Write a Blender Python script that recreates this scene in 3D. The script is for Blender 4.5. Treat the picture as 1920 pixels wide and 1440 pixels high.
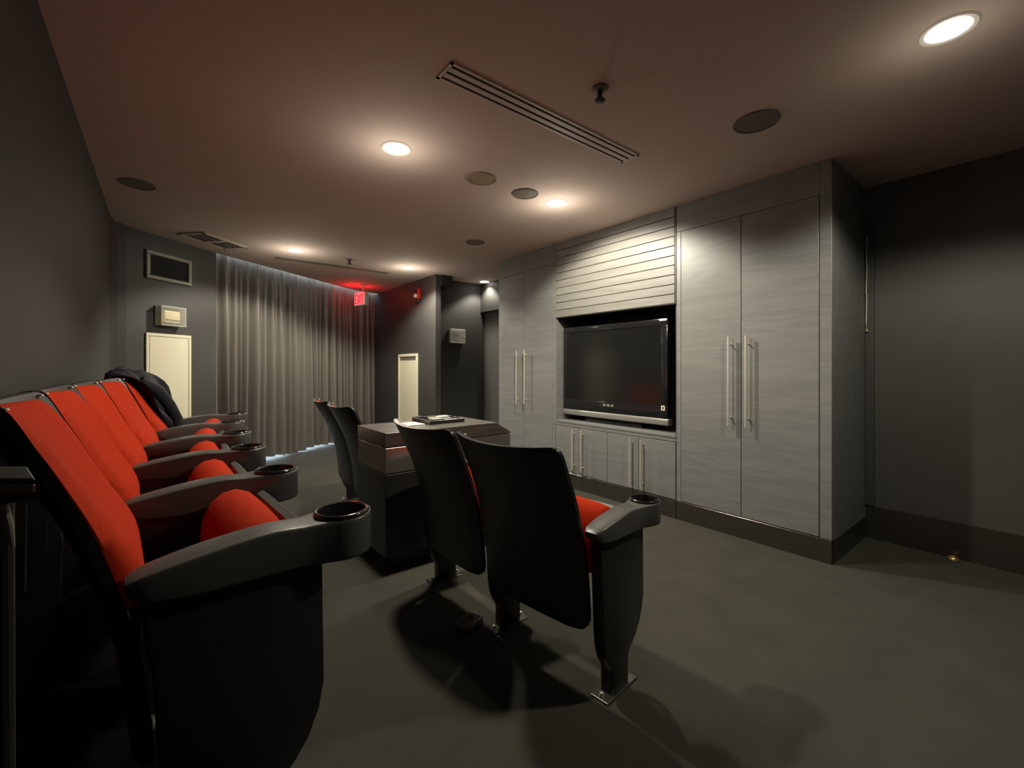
import bpy, bmesh, math, random
from mathutils import Vector, Matrix
random.seed(7)
R = math.radians
SC = bpy.context.scene
COL = SC.collection
for o in list(bpy.data.objects):
    bpy.data.objects.remove(o)

# ---------------------------------------------------------------- camera
CEIL = 2.447
EYE = 1.19
cd = bpy.data.cameras.new('camera')
cam = bpy.data.objects.new('camera', cd)
COL.objects.link(cam)
cam.location = (0, 0, EYE)
cam.rotation_euler = (R(90), 0, R(-38.5))
cd.sensor_width = 36
cd.lens = 36 * 825 / 1920
cd.shift_y = -32 / 1920
cd.clip_start = 0.02
SC.camera = cam

# ---------------------------------------------------------------- world / exposure
w = bpy.data.worlds.new('world')
SC.world = w
w.use_nodes = True
w.node_tree.nodes['Background'].inputs[0].default_value = (0.02, 0.025, 0.03, 1)
w.node_tree.nodes['Background'].inputs[1].default_value = 0.2
SC.view_settings.view_transform = 'Standard'
SC.view_settings.look = 'None'
SC.view_settings.gamma = 1
SC.view_settings.use_curve_mapping = False
SC.view_settings.exposure = 0.0

LIGHT_COL = (1.0, 0.925, 0.76)
# x, y, spot watts, tilt axis direction (dx, dy), tilt degrees, cone degrees, glow watts
LAMPS = [
    (2.291, 0.271, 78, (1, 0.5), 6, 142, 1.0, 'nearest the camera, high at the right above the tall cupboard'),
    (1.054, 2.394, 140, (1, 0), 6, 138, 3.0, 'left of the pair above the wooden table'),
    (2.361, 2.424, 145, (1, 0), 25, 130, 5.0, 'right of the pair, in front of the slatted panel'),
    (1.124, 5.157, 105, (0, 1), 4, 142, 5.0, 'at the left near the pleated curtain'),
    (2.445, 5.180, 145, (0, 0), 0, 146, 5.4, 'beside the pillar with the red alarm'),
    (3.720, 5.330, 45, (0, 0), 0, 120, 0.4, 'in the dark passage beyond the cupboards'),
]

# ================================================================ materials
def new_mat(name):
    m = bpy.data.materials.new(name)
    m.use_nodes = True
    nt = m.node_tree
    return m, nt, nt.nodes['Principled BSDF']

def mat(name, col, rough=0.6, metal=0.0, noise=0.0, nscale=40, bump=0.0, bscale=200, spec=0.5, stretch=(1, 1, 1), sheen=0):
    m, nt, b = new_mat(name)
    b.inputs['Roughness'].default_value = rough
    b.inputs['Metallic'].default_value = metal
    b.inputs['Specular IOR Level'].default_value = spec
    if sheen:
        b.inputs['Sheen Weight'].default_value = sheen
        b.inputs['Sheen Roughness'].default_value = 0.4
    tc = nt.nodes.new('ShaderNodeTexCoord')
    mp = nt.nodes.new('ShaderNodeMapping')
    mp.inputs['Scale'].default_value = stretch
    nt.links.new(tc.outputs['Object'], mp.inputs[0])
    n = nt.nodes.new('ShaderNodeTexNoise')
    n.inputs['Scale'].default_value = nscale
    n.inputs['Detail'].default_value = 4
    nt.links.new(mp.outputs[0], n.inputs[0])
    rp = nt.nodes.new('ShaderNodeValToRGB')
    k0, k1 = 1 - noise, 1 + noise
    rp.color_ramp.elements[0].color = (col[0]*k0, col[1]*k0, col[2]*k0, 1)
    rp.color_ramp.elements[1].color = (col[0]*k1, col[1]*k1, col[2]*k1, 1)
    rp.color_ramp.elements[0].position = 0.3
    rp.color_ramp.elements[1].position = 0.7
    nt.links.new(n.outputs[0], rp.inputs[0])
    nt.links.new(rp.outputs[0], b.inputs['Base Color'])
    if bump:
        n2 = nt.nodes.new('ShaderNodeTexNoise')
        n2.inputs['Scale'].default_value = bscale
        n2.inputs['Detail'].default_value = 3
        nt.links.new(mp.outputs[0], n2.inputs[0])
        bp = nt.nodes.new('ShaderNodeBump')
        bp.inputs['Strength'].default_value = bump
        bp.inputs['Distance'].default_value = 0.004
        nt.links.new(n2.outputs[0], bp.inputs['Height'])
        nt.links.new(bp.outputs[0], b.inputs['Normal'])
    return m

def wood(name, dark, light, axis='Y', rough=0.45, scale=1.0):
    """stained oak: long grain with cathedral arches, running along an axis"""
    m, nt, b = new_mat(name)
    b.inputs['Roughness'].default_value = rough
    tc = nt.nodes.new('ShaderNodeTexCoord')
    oi = nt.nodes.new('ShaderNodeObjectInfo')
    add = nt.nodes.new('ShaderNodeVectorMath'); add.operation = 'ADD'
    rnd = nt.nodes.new('ShaderNodeVectorMath'); rnd.operation = 'SCALE'
    cmb = nt.nodes.new('ShaderNodeCombineXYZ')
    for i in range(3):
        nt.links.new(oi.outputs['Random'], cmb.inputs[i])
    nt.links.new(cmb.outputs[0], rnd.inputs[0]); rnd.inputs['Scale'].default_value = 7.0
    nt.links.new(tc.outputs['Object'], add.inputs[0]); nt.links.new(rnd.outputs[0], add.inputs[1])
    mp = nt.nodes.new('ShaderNodeMapping')
    st = {'X': (0.9, 8, 8), 'Y': (8, 0.9, 8), 'Z': (8, 8, 0.9)}[axis]
    mp.inputs['Scale'].default_value = tuple(v*scale for v in st)
    nt.links.new(add.outputs[0], mp.inputs[0])
    n1 = nt.nodes.new('ShaderNodeTexNoise'); n1.inputs['Scale'].default_value = 1.0
    n1.inputs['Detail'].default_value = 2; n1.inputs['Distortion'].default_value = 0.6
    nt.links.new(mp.outputs[0], n1.inputs[0])
    mul = nt.nodes.new('ShaderNodeMath'); mul.operation = 'MULTIPLY'; mul.inputs[1].default_value = 9.0
    nt.links.new(n1.outputs[0], mul.inputs[0])
    fr = nt.nodes.new('ShaderNodeMath'); fr.operation = 'PINGPONG'; fr.inputs[1].default_value = 1.0
    nt.links.new(mul.outputs[0], fr.inputs[0])
    n2 = nt.nodes.new('ShaderNodeTexNoise'); n2.inputs['Scale'].default_value = 7.0; n2.inputs['Detail'].default_value = 6
    nt.links.new(mp.outputs[0], n2.inputs[0])
    mix = nt.nodes.new('ShaderNodeMix'); mix.data_type = 'FLOAT'; mix.inputs[0].default_value = 0.6
    nt.links.new(fr.outputs[0], mix.inputs[2]); nt.links.new(n2.outputs[0], mix.inputs[3])
    rp = nt.nodes.new('ShaderNodeValToRGB')
    rp.color_ramp.elements[0].color = (*dark, 1); rp.color_ramp.elements[0].position = 0.2
    rp.color_ramp.elements[1].color = (*light, 1); rp.color_ramp.elements[1].position = 0.85
    nt.links.new(mix.outputs[0], rp.inputs[0])
    nt.links.new(rp.outputs[0], b.inputs['Base Color'])
    bp = nt.nodes.new('ShaderNodeBump'); bp.inputs['Strength'].default_value = 0.12; bp.inputs['Distance'].default_value = 0.002
    nt.links.new(n2.outputs[0], bp.inputs['Height']); nt.links.new(bp.outputs[0], b.inputs['Normal'])
    return m

def emit(name, col, strength):
    m, nt, b = new_mat(name)
    b.inputs['Base Color'].default_value = (*col, 1)
    b.inputs['Emission Color'].default_value = (*col, 1)
    b.inputs['Emission Strength'].default_value = strength
    return m

def clear(name, col=(0.9, 0.92, 0.9), rough=0.08, alpha=0.25):
    m, nt, b = new_mat(name)
    b.inputs['Base Color'].default_value = (*col, 1)
    b.inputs['Roughness'].default_value = rough
    b.inputs['Alpha'].default_value = alpha
    return m

M = {}
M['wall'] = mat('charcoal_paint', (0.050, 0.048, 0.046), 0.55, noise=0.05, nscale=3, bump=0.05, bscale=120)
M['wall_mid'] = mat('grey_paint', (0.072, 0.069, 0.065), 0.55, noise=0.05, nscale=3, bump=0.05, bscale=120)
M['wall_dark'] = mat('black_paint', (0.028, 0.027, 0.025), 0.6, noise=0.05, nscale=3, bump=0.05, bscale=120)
M['ceiling'] = mat('ceiling_paint', (0.58, 0.465, 0.41), 0.85, noise=0.02, nscale=2, bump=0.03, bscale=150)
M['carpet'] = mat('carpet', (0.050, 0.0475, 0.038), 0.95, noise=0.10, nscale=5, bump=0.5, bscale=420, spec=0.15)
M['carpet_shaded'] = mat('shade_darkened_carpet', (0.010, 0.0095, 0.009), 0.95, noise=0.1, nscale=5, bump=0.5, bscale=420, spec=0.1)  # carpet colour blackened to stand in for shade under the rear seats
M['baseboard'] = mat('brushed_baseboard', (0.075, 0.067, 0.058), 0.26, metal=0.6, noise=0.12, nscale=30, stretch=(1, 1, 12))
M['cab'] = wood('grey_stained_oak', (0.150, 0.152, 0.146), (0.195, 0.198, 0.19), 'Y')
M['slat'] = wood('grey_washed_oak', (0.165, 0.16, 0.145), (0.225, 0.218, 0.195), 'Y', 0.5)
M['cab_in'] = mat('black_laminate', (0.022, 0.021, 0.02), 0.5, noise=0.05)
M['steel'] = mat('brushed_steel', (0.72, 0.67, 0.57), 0.38, metal=0.6, noise=0.05, nscale=60)
M['silver'] = mat('silver_plastic', (0.33, 0.32, 0.3), 0.35, metal=0.5, noise=0.03)
M['bezel'] = mat('gloss_black_bezel', (0.012, 0.012, 0.013), 0.12, noise=0.02)
M['screen'] = mat('screen_glass', (0.008, 0.008, 0.008), 0.16, noise=0.0)
M['plastic'] = mat('black_seat_plastic', (0.016, 0.0155, 0.015), 0.36, noise=0.1, nscale=6, bump=0.06, bscale=500)
M['arm'] = mat('armrest_plastic', (0.078, 0.075, 0.070), 0.36, noise=0.1, nscale=8, bump=0.06, bscale=500)
M['rim'] = mat('gloss_cup_plastic', (0.02, 0.02, 0.02), 0.14, noise=0.05)
M['pan'] = mat('seat_pan_plastic', (0.10, 0.10, 0.095), 0.4, noise=0.05)
M['red'] = mat('red_upholstery', (0.40, 0.026, 0.006), 0.9, noise=0.10, nscale=60, bump=0.25, bscale=700, spec=0.08)
M['jacket'] = mat('navy_jacket_cloth', (0.014, 0.015, 0.02), 0.75, noise=0.2, nscale=12, bump=0.2, bscale=300, spec=0.2)
M['curtain'] = mat('satin_curtain', (0.140, 0.127, 0.112), 0.36, noise=0.05, nscale=30, bump=0.05, bscale=600, spec=0.5, sheen=0.15)
M['white'] = mat('cream_paint', (0.74, 0.69, 0.52), 0.5, noise=0.02, nscale=6)
M['grille_frame'] = mat('grey_metal_frame', (0.30, 0.29, 0.25), 0.45, noise=0.05)
M['vent'] = mat('vent_metal', (0.62, 0.53, 0.47), 0.5, noise=0.03)
M['slot'] = mat('slot_black', (0.012, 0.011, 0.01), 0.7)
M['spk'] = mat('speaker_grille', (0.16, 0.135, 0.115), 0.7, noise=0.1, nscale=300, bump=0.4, bscale=900)
M['spk_tan'] = mat('tan_round_cover', (0.34, 0.245, 0.17), 0.7, noise=0.05)
M['lens'] = emit('lamp_lens', (1.0, 0.95, 0.86), 14)
M['trim'] = mat('lamp_trim', (0.75, 0.68, 0.62), 0.4)
M['sign_face'] = emit('sign_face', (1.0, 0.55, 0.5), 0.35)
M['sign_red'] = emit('sign_red', (1.0, 0.012, 0.03), 1.6)
M['sign_body'] = mat('sign_housing', (0.6, 0.56, 0.5), 0.5)
M['alarm'] = mat('alarm_red', (0.55, 0.02, 0.015), 0.4)
M['strobe'] = mat('strobe_lens', (0.8, 0.75, 0.62), 0.15)
M['beige'] = mat('beige_plastic', (0.62, 0.50, 0.26), 0.5, noise=0.03)
M['clear'] = clear('clear_guard', alpha=0.10)
M['clear_rim'] = clear('clear_guard_rim', (0.8, 0.76, 0.62), 0.15, 0.45)
M['table'] = wood('charcoal_oak_table', (0.085, 0.076, 0.066), (0.15, 0.135, 0.118), 'X', 0.22)
M['table_panel'] = mat('table_laminate', (0.34, 0.31, 0.27), 0.17, metal=0.55, noise=0.05, nscale=8)
M['table_dark'] = mat('table_dark_laminate', (0.04, 0.037, 0.033), 0.28, noise=0.05, nscale=8)
M['paper'] = mat('paper', (0.82, 0.78, 0.66), 0.8, noise=0.02)
M['card'] = mat('card_gold', (0.45, 0.34, 0.16), 0.6, noise=0.1)
M['tray'] = mat('black_tray', (0.014, 0.013, 0.013), 0.3)
M['foot'] = mat('foot_metal', (0.085, 0.08, 0.072), 0.35, metal=0.75, noise=0.1)
M['brass'] = mat('brass', (0.55, 0.38, 0.16), 0.35, metal=0.8)
M['brown'] = mat('brown_wood_edge', (0.22, 0.14, 0.05), 0.5, noise=0.15, nscale=30)
M['window'] = emit('daylight_glass', (0.62, 0.82, 1.0), 20.0)
M['cable'] = mat('cable_white', (0.62, 0.57, 0.45), 0.5)

# ================================================================ mesh helpers
class MB:
    def __init__(s):
        s.bm = bmesh.new()

    def box(s, x0, x1, y0, y1, z0, z1, bevel=0.0, seg=2, mtx=None):
        r = bmesh.ops.create_cube(s.bm, size=1)
        vs = r['verts']
        for v in vs:
            v.co = Vector(((x0+x1)/2 + v.co.x*(x1-x0), (y0+y1)/2 + v.co.y*(y1-y0), (z0+z1)/2 + v.co.z*(z1-z0)))
        if bevel:
            es = list({e for v in vs for e in v.link_edges})
            rr = bmesh.ops.bevel(s.bm, geom=es, offset=bevel, segments=seg, affect='EDGES', profile=0.5)
            vs = list({v for f in rr['faces'] for v in f.verts} | {v for v in vs if v.is_valid})
        if mtx:
            for v in vs:
                v.co = mtx @ v.co
        return s

    def prism(s, pts, fn, a, b, bevel=0.0, seg=2):
        """outline pts (2-D) swept from a to b; fn(p, q, t) -> xyz"""
        lo = [s.bm.verts.new(fn(p, q, a)) for p, q in pts]
        hi = [s.bm.verts.new(fn(p, q, b)) for p, q in pts]
        n = len(pts)
        fs = [s.bm.faces.new(lo[::-1]), s.bm.faces.new(hi)]
        for i in range(n):
            fs.append(s.bm.faces.new((lo[i], lo[(i+1) % n], hi[(i+1) % n], hi[i])))
        bmesh.ops.recalc_face_normals(s.bm, faces=fs)
        if bevel:
            es = list({e for f in fs[:2] for e in f.edges})
            bmesh.ops.bevel(s.bm, geom=es, offset=bevel, segments=seg, affect='EDGES', profile=0.5)
        return s

    def lathe(s, prof, c=(0, 0, 0), n=28, axis='Z', close=True):
        rings = []
        for r, h in prof:
            ring = []
            for i in range(n):
                a = 2*math.pi*i/n
                p = (r*math.cos(a), r*math.sin(a), h)
                if axis == 'X': p = (h, p[0], p[1])
                if axis == 'Y': p = (p[0], h, p[1])
                ring.append(s.bm.verts.new((c[0]+p[0], c[1]+p[1], c[2]+p[2])))
            rings.append(ring)
        fs = []
        for a, b in zip(rings, rings[1:]):
            for i in range(n):
                fs.append(s.bm.faces.new((a[i], a[(i+1) % n], b[(i+1) % n], b[i])))
        if close:
            fs.append(s.bm.faces.new(rings[0][::-1])); fs.append(s.bm.faces.new(rings[-1]))
        bmesh.ops.recalc_face_normals(s.bm, faces=fs)
        return s

    def tube(s, pts, r, n=8):
        pts = [Vector(p) for p in pts]
        rings = []
        for i, p in enumerate(pts):
            d = (pts[min(i+1, len(pts)-1)] - pts[max(i-1, 0)]).normalized()
            u = d.cross(Vector((0, 0, 1)))
            if u.length < 1e-3: u = d.cross(Vector((1, 0, 0)))
            u.normalize(); v = d.cross(u)
            rr = r[i] if isinstance(r, (list, tuple)) else r
            rings.append([s.bm.verts.new(p + rr*(math.cos(2*math.pi*k/n)*u + math.sin(2*math.pi*k/n)*v)) for k in range(n)])
        fs = []
        for a, b in zip(rings, rings[1:]):
            for k in range(n):
                fs.append(s.bm.faces.new((a[k], a[(k+1) % n], b[(k+1) % n], b[k])))
        fs.append(s.bm.faces.new(rings[0][::-1])); fs.append(s.bm.faces.new(rings[-1]))
        bmesh.ops.recalc_face_normals(s.bm, faces=fs)
        return s

    def grid_slab(s, front, back):
        """two grids [row][col] of points joined round the rim"""
        nr, nc = len(front), len(front[0])
        F = [[s.bm.verts.new(p) for p in row] for row in front]
        B = [[s.bm.verts.new(p) for p in row] for row in back]
        fs = []
        for i in range(nr-1):
            for j in range(nc-1):
                fs.append(s.bm.faces.new((F[i][j], F[i][j+1], F[i+1][j+1], F[i+1][j])))
                fs.append(s.bm.faces.new((B[i][j], B[i+1][j], B[i+1][j+1], B[i][j+1])))
        loop = [(0, j) for j in range(nc)] + [(i, nc-1) for i in range(1, nr)] + [(nr-1, j) for j in range(nc-2, -1, -1)] + [(i, 0) for i in range(nr-2, 0, -1)]
        n = len(loop)
        for k in range(n):
            a, b = loop[k], loop[(k+1) % n]
            fs.append(s.bm.faces.new((F[a[0]][a[1]], B[a[0]][a[1]], B[b[0]][b[1]], F[b[0]][b[1]])))
        bmesh.ops.recalc_face_normals(s.bm, faces=fs)
        return s

    def mesh(s, name, m, smooth=False, angle=35):
        me = bpy.data.meshes.new(name)
        if smooth:
            for f in s.bm.faces: f.smooth = True
            for e in s.bm.edges:
                if len(e.link_faces) == 2 and e.calc_face_angle(0) > R(angle): e.smooth = False
        s.bm.to_mesh(me); s.bm.free()
        me.materials.append(m)
        return me

    def build(s, name, m, parent=None, smooth=False, angle=35, loc=None):
        return obj(name, s.mesh(name, m, smooth, angle), parent, loc)

def obj(name, me, parent=None, loc=None, rotz=0):
    o = bpy.data.objects.new(name, me)
    COL.objects.link(o)
    if parent: o.parent = parent
    if loc: o.location = loc
    if rotz: o.rotation_euler.z = rotz
    return o

def tag(o, label, cat, group=None):
    o['label'] = label; o['category'] = cat
    if group: o['group'] = group
    return o

def thing(name, label, cat, loc=(0, 0, 0), rotz=0, group=None):
    o = bpy.data.objects.new(name, None)
    COL.objects.link(o)
    o.empty_display_size = 0.1
    o.location = loc; o.rotation_euler = (0, 0, rotz)
    return tag(o, label, cat, group)

def struct(o, label=None):
    o['kind'] = 'structure'
    if label: o['label'] = label
    return o

def poly_extrude(pts, z0, z1):
    return MB().prism(pts, lambda p, q, t: (p, q, t), z0, z1)

def interp(tab, x):
    if x <= tab[0][0]: return tab[0][1]
    for (a, fa), (b, fb) in zip(tab, tab[1:]):
        if x <= b:
            t = (x-a)/(b-a)
            return fa + (fb-fa)*t
    return tab[-1][1]

def smooth_interp(tab, x):
    if x <= tab[0][0]: return tab[0][1]
    n = len(tab)
    for i in range(n-1):
        if x <= tab[i+1][0]:
            x0, y0 = tab[i]; x1, y1 = tab[i+1]
            h = x1-x0; t = (x-x0)/h
            m0 = (y1-tab[i-1][1])/(x1-tab[i-1][0]) if i > 0 else (y1-y0)/h
            m1 = (tab[i+2][1]-y0)/(tab[i+2][0]-x0) if i < n-2 else (y1-y0)/h
            return (2*t**3-3*t*t+1)*y0 + (t**3-2*t*t+t)*h*m0 + (-2*t**3+3*t*t)*y1 + (t**3-t*t)*h*m1
    return tab[-1][1]

# ================================================================ the room
XW = 3.87          # wall behind the cupboards
XL = -0.335        # left wall
YB = -1.7          # behind the camera
RIS = 0.21         # riser under the rear row
T = 0.12

struct(poly_extrude([(-0.6, YB-T), (4.2, YB-T), (4.2, 8.2), (-0.6, 8.2)], -0.1, 0.0).build('floor', M['carpet']), 'dark olive grey carpet')
edge = [(0.467, 5.835), (1.32, 6.44), (2.47, 7.25), (3.3, 7.45)]
struct(poly_extrude([(XL-T, YB-T), (XW+T, YB-T), (XW+T, 7.45)] + edge[::-1] + [(-0.25, 5.2), (XL, 5.04), (XL-T, 5.04)], CEIL, CEIL+0.03).build('ceiling', M['ceiling']), 'plain mauve white plaster ceiling')

# left wall with its rounded corner into the slanted wall
def offs(path, d):
    out = []
    for i, p in enumerate(path):
        a = path[max(i-1, 0)]; b = path[min(i+1, len(path)-1)]
        dx, dy = b[0]-a[0], b[1]-a[1]; L = math.hypot(dx, dy)
        out.append((p[0]-dy/L*d, p[1]+dx/L*d))
    return out
def wall_path(name, path, z0, z1, m, d=T):
    o = offs(path, d)
    return struct(poly_extrude(path + o[::-1], z0, z1).build(name, m))
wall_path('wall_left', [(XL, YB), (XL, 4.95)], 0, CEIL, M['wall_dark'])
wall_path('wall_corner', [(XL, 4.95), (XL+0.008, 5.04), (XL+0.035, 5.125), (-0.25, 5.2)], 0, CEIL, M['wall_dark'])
DA, DB = Vector((-0.25, 5.2, 0)), Vector((0.467, 5.83, 0))
DD = (DB-DA).normalized(); DANG = math.atan2(DD.y, DD.x)
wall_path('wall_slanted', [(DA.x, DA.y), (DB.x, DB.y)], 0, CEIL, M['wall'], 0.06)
struct(MB().box(XL, XW, YB-T, YB, 0, CEIL).build('wall_behind', M['wall_dark']))
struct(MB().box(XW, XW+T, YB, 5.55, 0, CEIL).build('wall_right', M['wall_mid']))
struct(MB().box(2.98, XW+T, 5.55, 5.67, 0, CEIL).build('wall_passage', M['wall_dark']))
struct(MB().box(2.90, 2.98, 5.307, 7.6, 0, CEIL).build('wall_pillar', M['wall']))
struct(MB().box(2.98, 3.15, 5.28, 5.55, 2.30, CEIL).build('trim_1', M['wall_dark']))
struct(MB().box(3.80, XW, 4.45, 5.55, 2.02, CEIL).build('trim_2', M['wall_dark']))
# tall brushed skirting
struct(MB().box(XW-0.012, XW, YB, 0.867, 0, 0.225, 0.003).build('baseboard_right', M['baseboard']))
struct(MB().box(XW-0.012, XW, 4.25, 5.538, 0, 0.225, 0.003).build('baseboard_passage', M['baseboard']))
struct(MB().box(XW-0.022, XW, 0.822, 0.872, 0.226, 2.2, 0.004).build('trim_3', M['wall']))
# window wall and curtain pocket behind the curtain
BK = offs([(0.40, 5.80), (1.32, 6.44), (2.47, 7.25), (3.2, 7.46)], 0.36)
win = struct(MB().prism(BK + offs(BK, 0.03)[::-1], lambda p, q, t: (p, q, t), 0.0, 2.75).build('window_1', M['window']), 'pale daylight glass hidden behind the curtain')
wall_path('wall_pocket_end', [(0.18, 5.98), (0.36, 5.83)], 0, 2.75, M['wall'], -0.05)
pk = [(0.35, 5.79), (1.32, 6.44), (2.47, 7.25), (3.3, 7.45)]
struct(poly_extrude(pk + offs(pk, 0.5)[::-1], 2.76, 2.80).build('ceiling_pocket', M['trim']))
struct(poly_extrude(edge + offs(edge, -0.03)[::-1], CEIL+0.03, 2.76).build('trim_4', M['trim']))

# riser under the rear row
def rear_edge(y):
    return 0.058 + 0.046*(y-2.0)**2 + 0.13
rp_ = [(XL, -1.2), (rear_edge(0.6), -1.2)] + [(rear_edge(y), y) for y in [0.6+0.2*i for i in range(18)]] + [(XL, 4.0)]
struct(poly_extrude(rp_, 0.0, RIS).build('floor_riser', M['carpet_shaded']), 'carpeted step under the rear row of seats')

# ================================================================ ceiling fittings
def downlight(x, y, watts, tdir, tilt, cone, fill, where):
    t = thing('ceiling_downlight', 'bright round recessed ceiling downlight ' + where, 'downlight', (x, y, CEIL), 0, 'recessed ceiling downlights')
    MB().lathe([(0.064, 0.0), (0.066, -0.004), (0.080, -0.006), (0.086, -0.001), (0.086, 0.0)], n=36).build('trim_ring', M['trim'], t, True)
    MB().lathe([(0.063, -0.001), (0.063, -0.004), (0.045, -0.008), (0.012, -0.010)], n=36).build('lens', M['lens'], t, True)
    ld = bpy.data.lights.new('downlight_beam', 'SPOT')
    ld.energy = watts; ld.color = LIGHT_COL; ld.spot_size = R(cone); ld.spot_blend = 0.35; ld.shadow_soft_size = 0.055
    lo = bpy.data.objects.new('downlight_beam', ld); COL.objects.link(lo); lo.parent = t
    lo.location = (0, 0, -0.05)
    d = Vector((tdir[0], tdir[1], 0))
    if d.length > 0: d.normalize()
    v = Vector((d.x*math.sin(R(tilt)), d.y*math.sin(R(tilt)), -math.cos(R(tilt))))
    lo.rotation_euler = v.to_track_quat('-Z', 'Y').to_euler()
    gd = bpy.data.lights.new('added_ceiling_fill', 'POINT')  # added fill point hung below the fitting to brighten the ceiling
    gd.energy = fill; gd.color = LIGHT_COL; gd.shadow_soft_size = 0.06
    go = bpy.data.objects.new('added_ceiling_fill', gd); COL.objects.link(go); go.parent = t
    go.location = (0, 0, -0.22)
for L in LAMPS:
    downlight(*L)

def speaker(x, y, r, m, label):
    t = thing('ceiling_speaker', label, 'speaker', (x, y, CEIL), 0, 'round flush ceiling covers')
    MB().lathe([(r-0.008, 0), (r-0.008, -0.006), (r-0.002, -0.007), (r, -0.003), (r, 0)], n=40).build('rim', m, t, True)
    MB().lathe([(r-0.009, 0), (r-0.009, -0.003), (r*0.5, -0.0055), (0.004, -0.006)], n=40).build('grille', m, t, True)
speaker(2.383, 0.985, 0.108, M['spk'], 'large round grey flush ceiling speaker nearest the tall cupboard')
speaker(2.062, 2.437, 0.095, M['spk'], 'round dark grey ceiling speaker just left of the right middle downlight')
speaker(1.670, 2.425, 0.100, M['spk_tan'], 'faint tan round ceiling cover between the two middle downlights')
speaker(2.469, 3.699, 0.095, M['spk'], 'round grey ceiling speaker above the far end of the cupboards')
speaker(-0.130, 3.963, 0.100, M['spk'], 'faint dark round ceiling cover close to the left wall')

def linear_vent(x0, x1, y0, y1, label, fm):
    t = thing('linear_air_vent', label, 'air vent', ((x0+x1)/2, (y0+y1)/2, CEIL), 0, 'long slot diffusers in the ceiling')
    hx, hy = (x1-x0)/2, (y1-y0)/2
    MB().box(-hx+0.004, hx-0.004, -hy+0.004, hy-0.004, -0.002, 0.0).build('backing', M['slot'], t)
    w_ = hy*2
    bars = [(-hy, -hy+0.016), (hy-0.016, hy)]
    inner = w_-0.032; sl = inner/3*0.42; br = (inner-3*sl)/2
    fr = MB()
    for a, b in bars: fr.box(-hx, hx, a, b, -0.005, 0.0, 0.001, 1)
    fr.box(-hx, -hx+0.016, -hy, hy, -0.005, 0, 0.001, 1); fr.box(hx-0.016, hx, -hy, hy, -0.005, 0, 0.001, 1)
    fr.build('frame', fm, t)
    for k in range(2):
        a = -hy+0.016+sl+k*(sl+br)
        MB().box(-hx+0.012, hx-0.012, a, a+br, -0.005, -0.002, 0.001, 1).build('slat', fm, t)
linear_vent(0.93, 2.215, 1.57, 1.70, 'long white slot air vent overhead with three dark slots', M['vent'])
M['vent_grey'] = mat('vent_grey_metal', (0.20, 0.165, 0.14), 0.5, noise=0.03)
linear_vent(1.019, 2.366, 5.60, 5.70, 'long grey slot air vent in front of the curtain and exit sign', M['vent_grey'])

def sprinkler(x, y, label):
    t = thing('fire_sprinkler', label, 'sprinkler', (x, y, CEIL), 0, 'pendant ceiling sprinklers')
    MB().lathe([(0.038, 0), (0.036, -0.006), (0.018, -0.010), (0.016, -0.012)], n=24).build('escutcheon', M['spk'], t, True)
    MB().lathe([(0.011, -0.006), (0.011, -0.028), (0.006, -0.032), (0.006, -0.05)], n=14).build('body', M['slot'], t, True)
    a = MB()
    for s_ in (-1, 1):
        a.tube([(s_*0.010, 0, -0.026), (s_*0.018, 0, -0.038), (s_*0.006, 0, -0.055)], 0.003, 6)
    a.build('frame_arm', M['slot'], t, True)
    MB().lathe([(0.024, -0.054), (0.024, -0.057), (0.006, -0.060)], n=16).build('deflector', M['slot'], t)
sprinkler(1.545, 1.305, 'dark pendant fire sprinkler beside the long white air vent')
sprinkler(1.711, 5.199, 'small dark pendant fire sprinkler between the two far downlights')

# square grille set diagonally beside the slanted wall
t = thing('ceiling_grille', 'square ceiling air grille with two banks of dark slots near left corner', 'air vent', (0.41, 5.27, CEIL), DANG)
MB().box(-0.27, 0.27, -0.15, 0.15, -0.004, 0, 0.002, 1).build('plate', M['vent'], t)
fr = MB()
for a in ((-0.27, 0.27, -0.15, -0.12), (-0.27, 0.27, 0.12, 0.15), (-0.27, -0.24, -0.15, 0.15), (0.24, 0.27, -0.15, 0.15), (-0.02, 0.03, -0.12, 0.12)):
    fr.box(a[0], a[1], a[2], a[3], -0.012, -0.003, 0.002, 1)
fr.build('frame', M['vent'], t)
for bx0, bx1 in ((-0.235, -0.025), (0.035, 0.235)):
    MB().box(bx0, bx1, -0.115, 0.115, -0.006, -0.004).build('backing', M['slot'], t)
    for k in range(4):
        y0 = -0.115 + k*0.068
        MB().box(bx0, bx1, y0, y0+0.024, -0.011, -0.005, 0.002, 1).build('slat', M['vent_grey'], t)

# ================================================================ cupboard wall
XF = 3.15
TOPZ = CEIL
def bar_handle(parent, y, z0, z1):
    h = obj('handle', None) if False else None
    b = MB()
    b.lathe([(0.0075, z0), (0.0075, z1)], (XF-0.040, y, 0), 14)
    for z in (z0+0.055 if z1-z0 > 0.5 else z0+0.04, z1-0.055 if z1-z0 > 0.5 else z1-0.04):
        b.lathe([(0.005, XF-0.040), (0.005, XF-0.002)], (0, y, z), 10, 'X')
    return b.build('handle', M['steel'], parent, True)

def door(parent, y0, y1, z0, z1, hy, hz0, hz1, m):
    g = 0.002
    d = MB().box(XF-0.002, XF+0.018, y0+g, y1-g, z0+g, z1-g, 0.0025, 2).build('door', m, parent)
    bar_handle(d, hy, hz0, hz1)
    return d

def plinth(parent, y0, y1):
    MB().box(XF-0.001, XF+0.02, y0, y1, 0.0, 0.143, 0.002, 1).build('plinth', M['baseboard'], parent)

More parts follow.
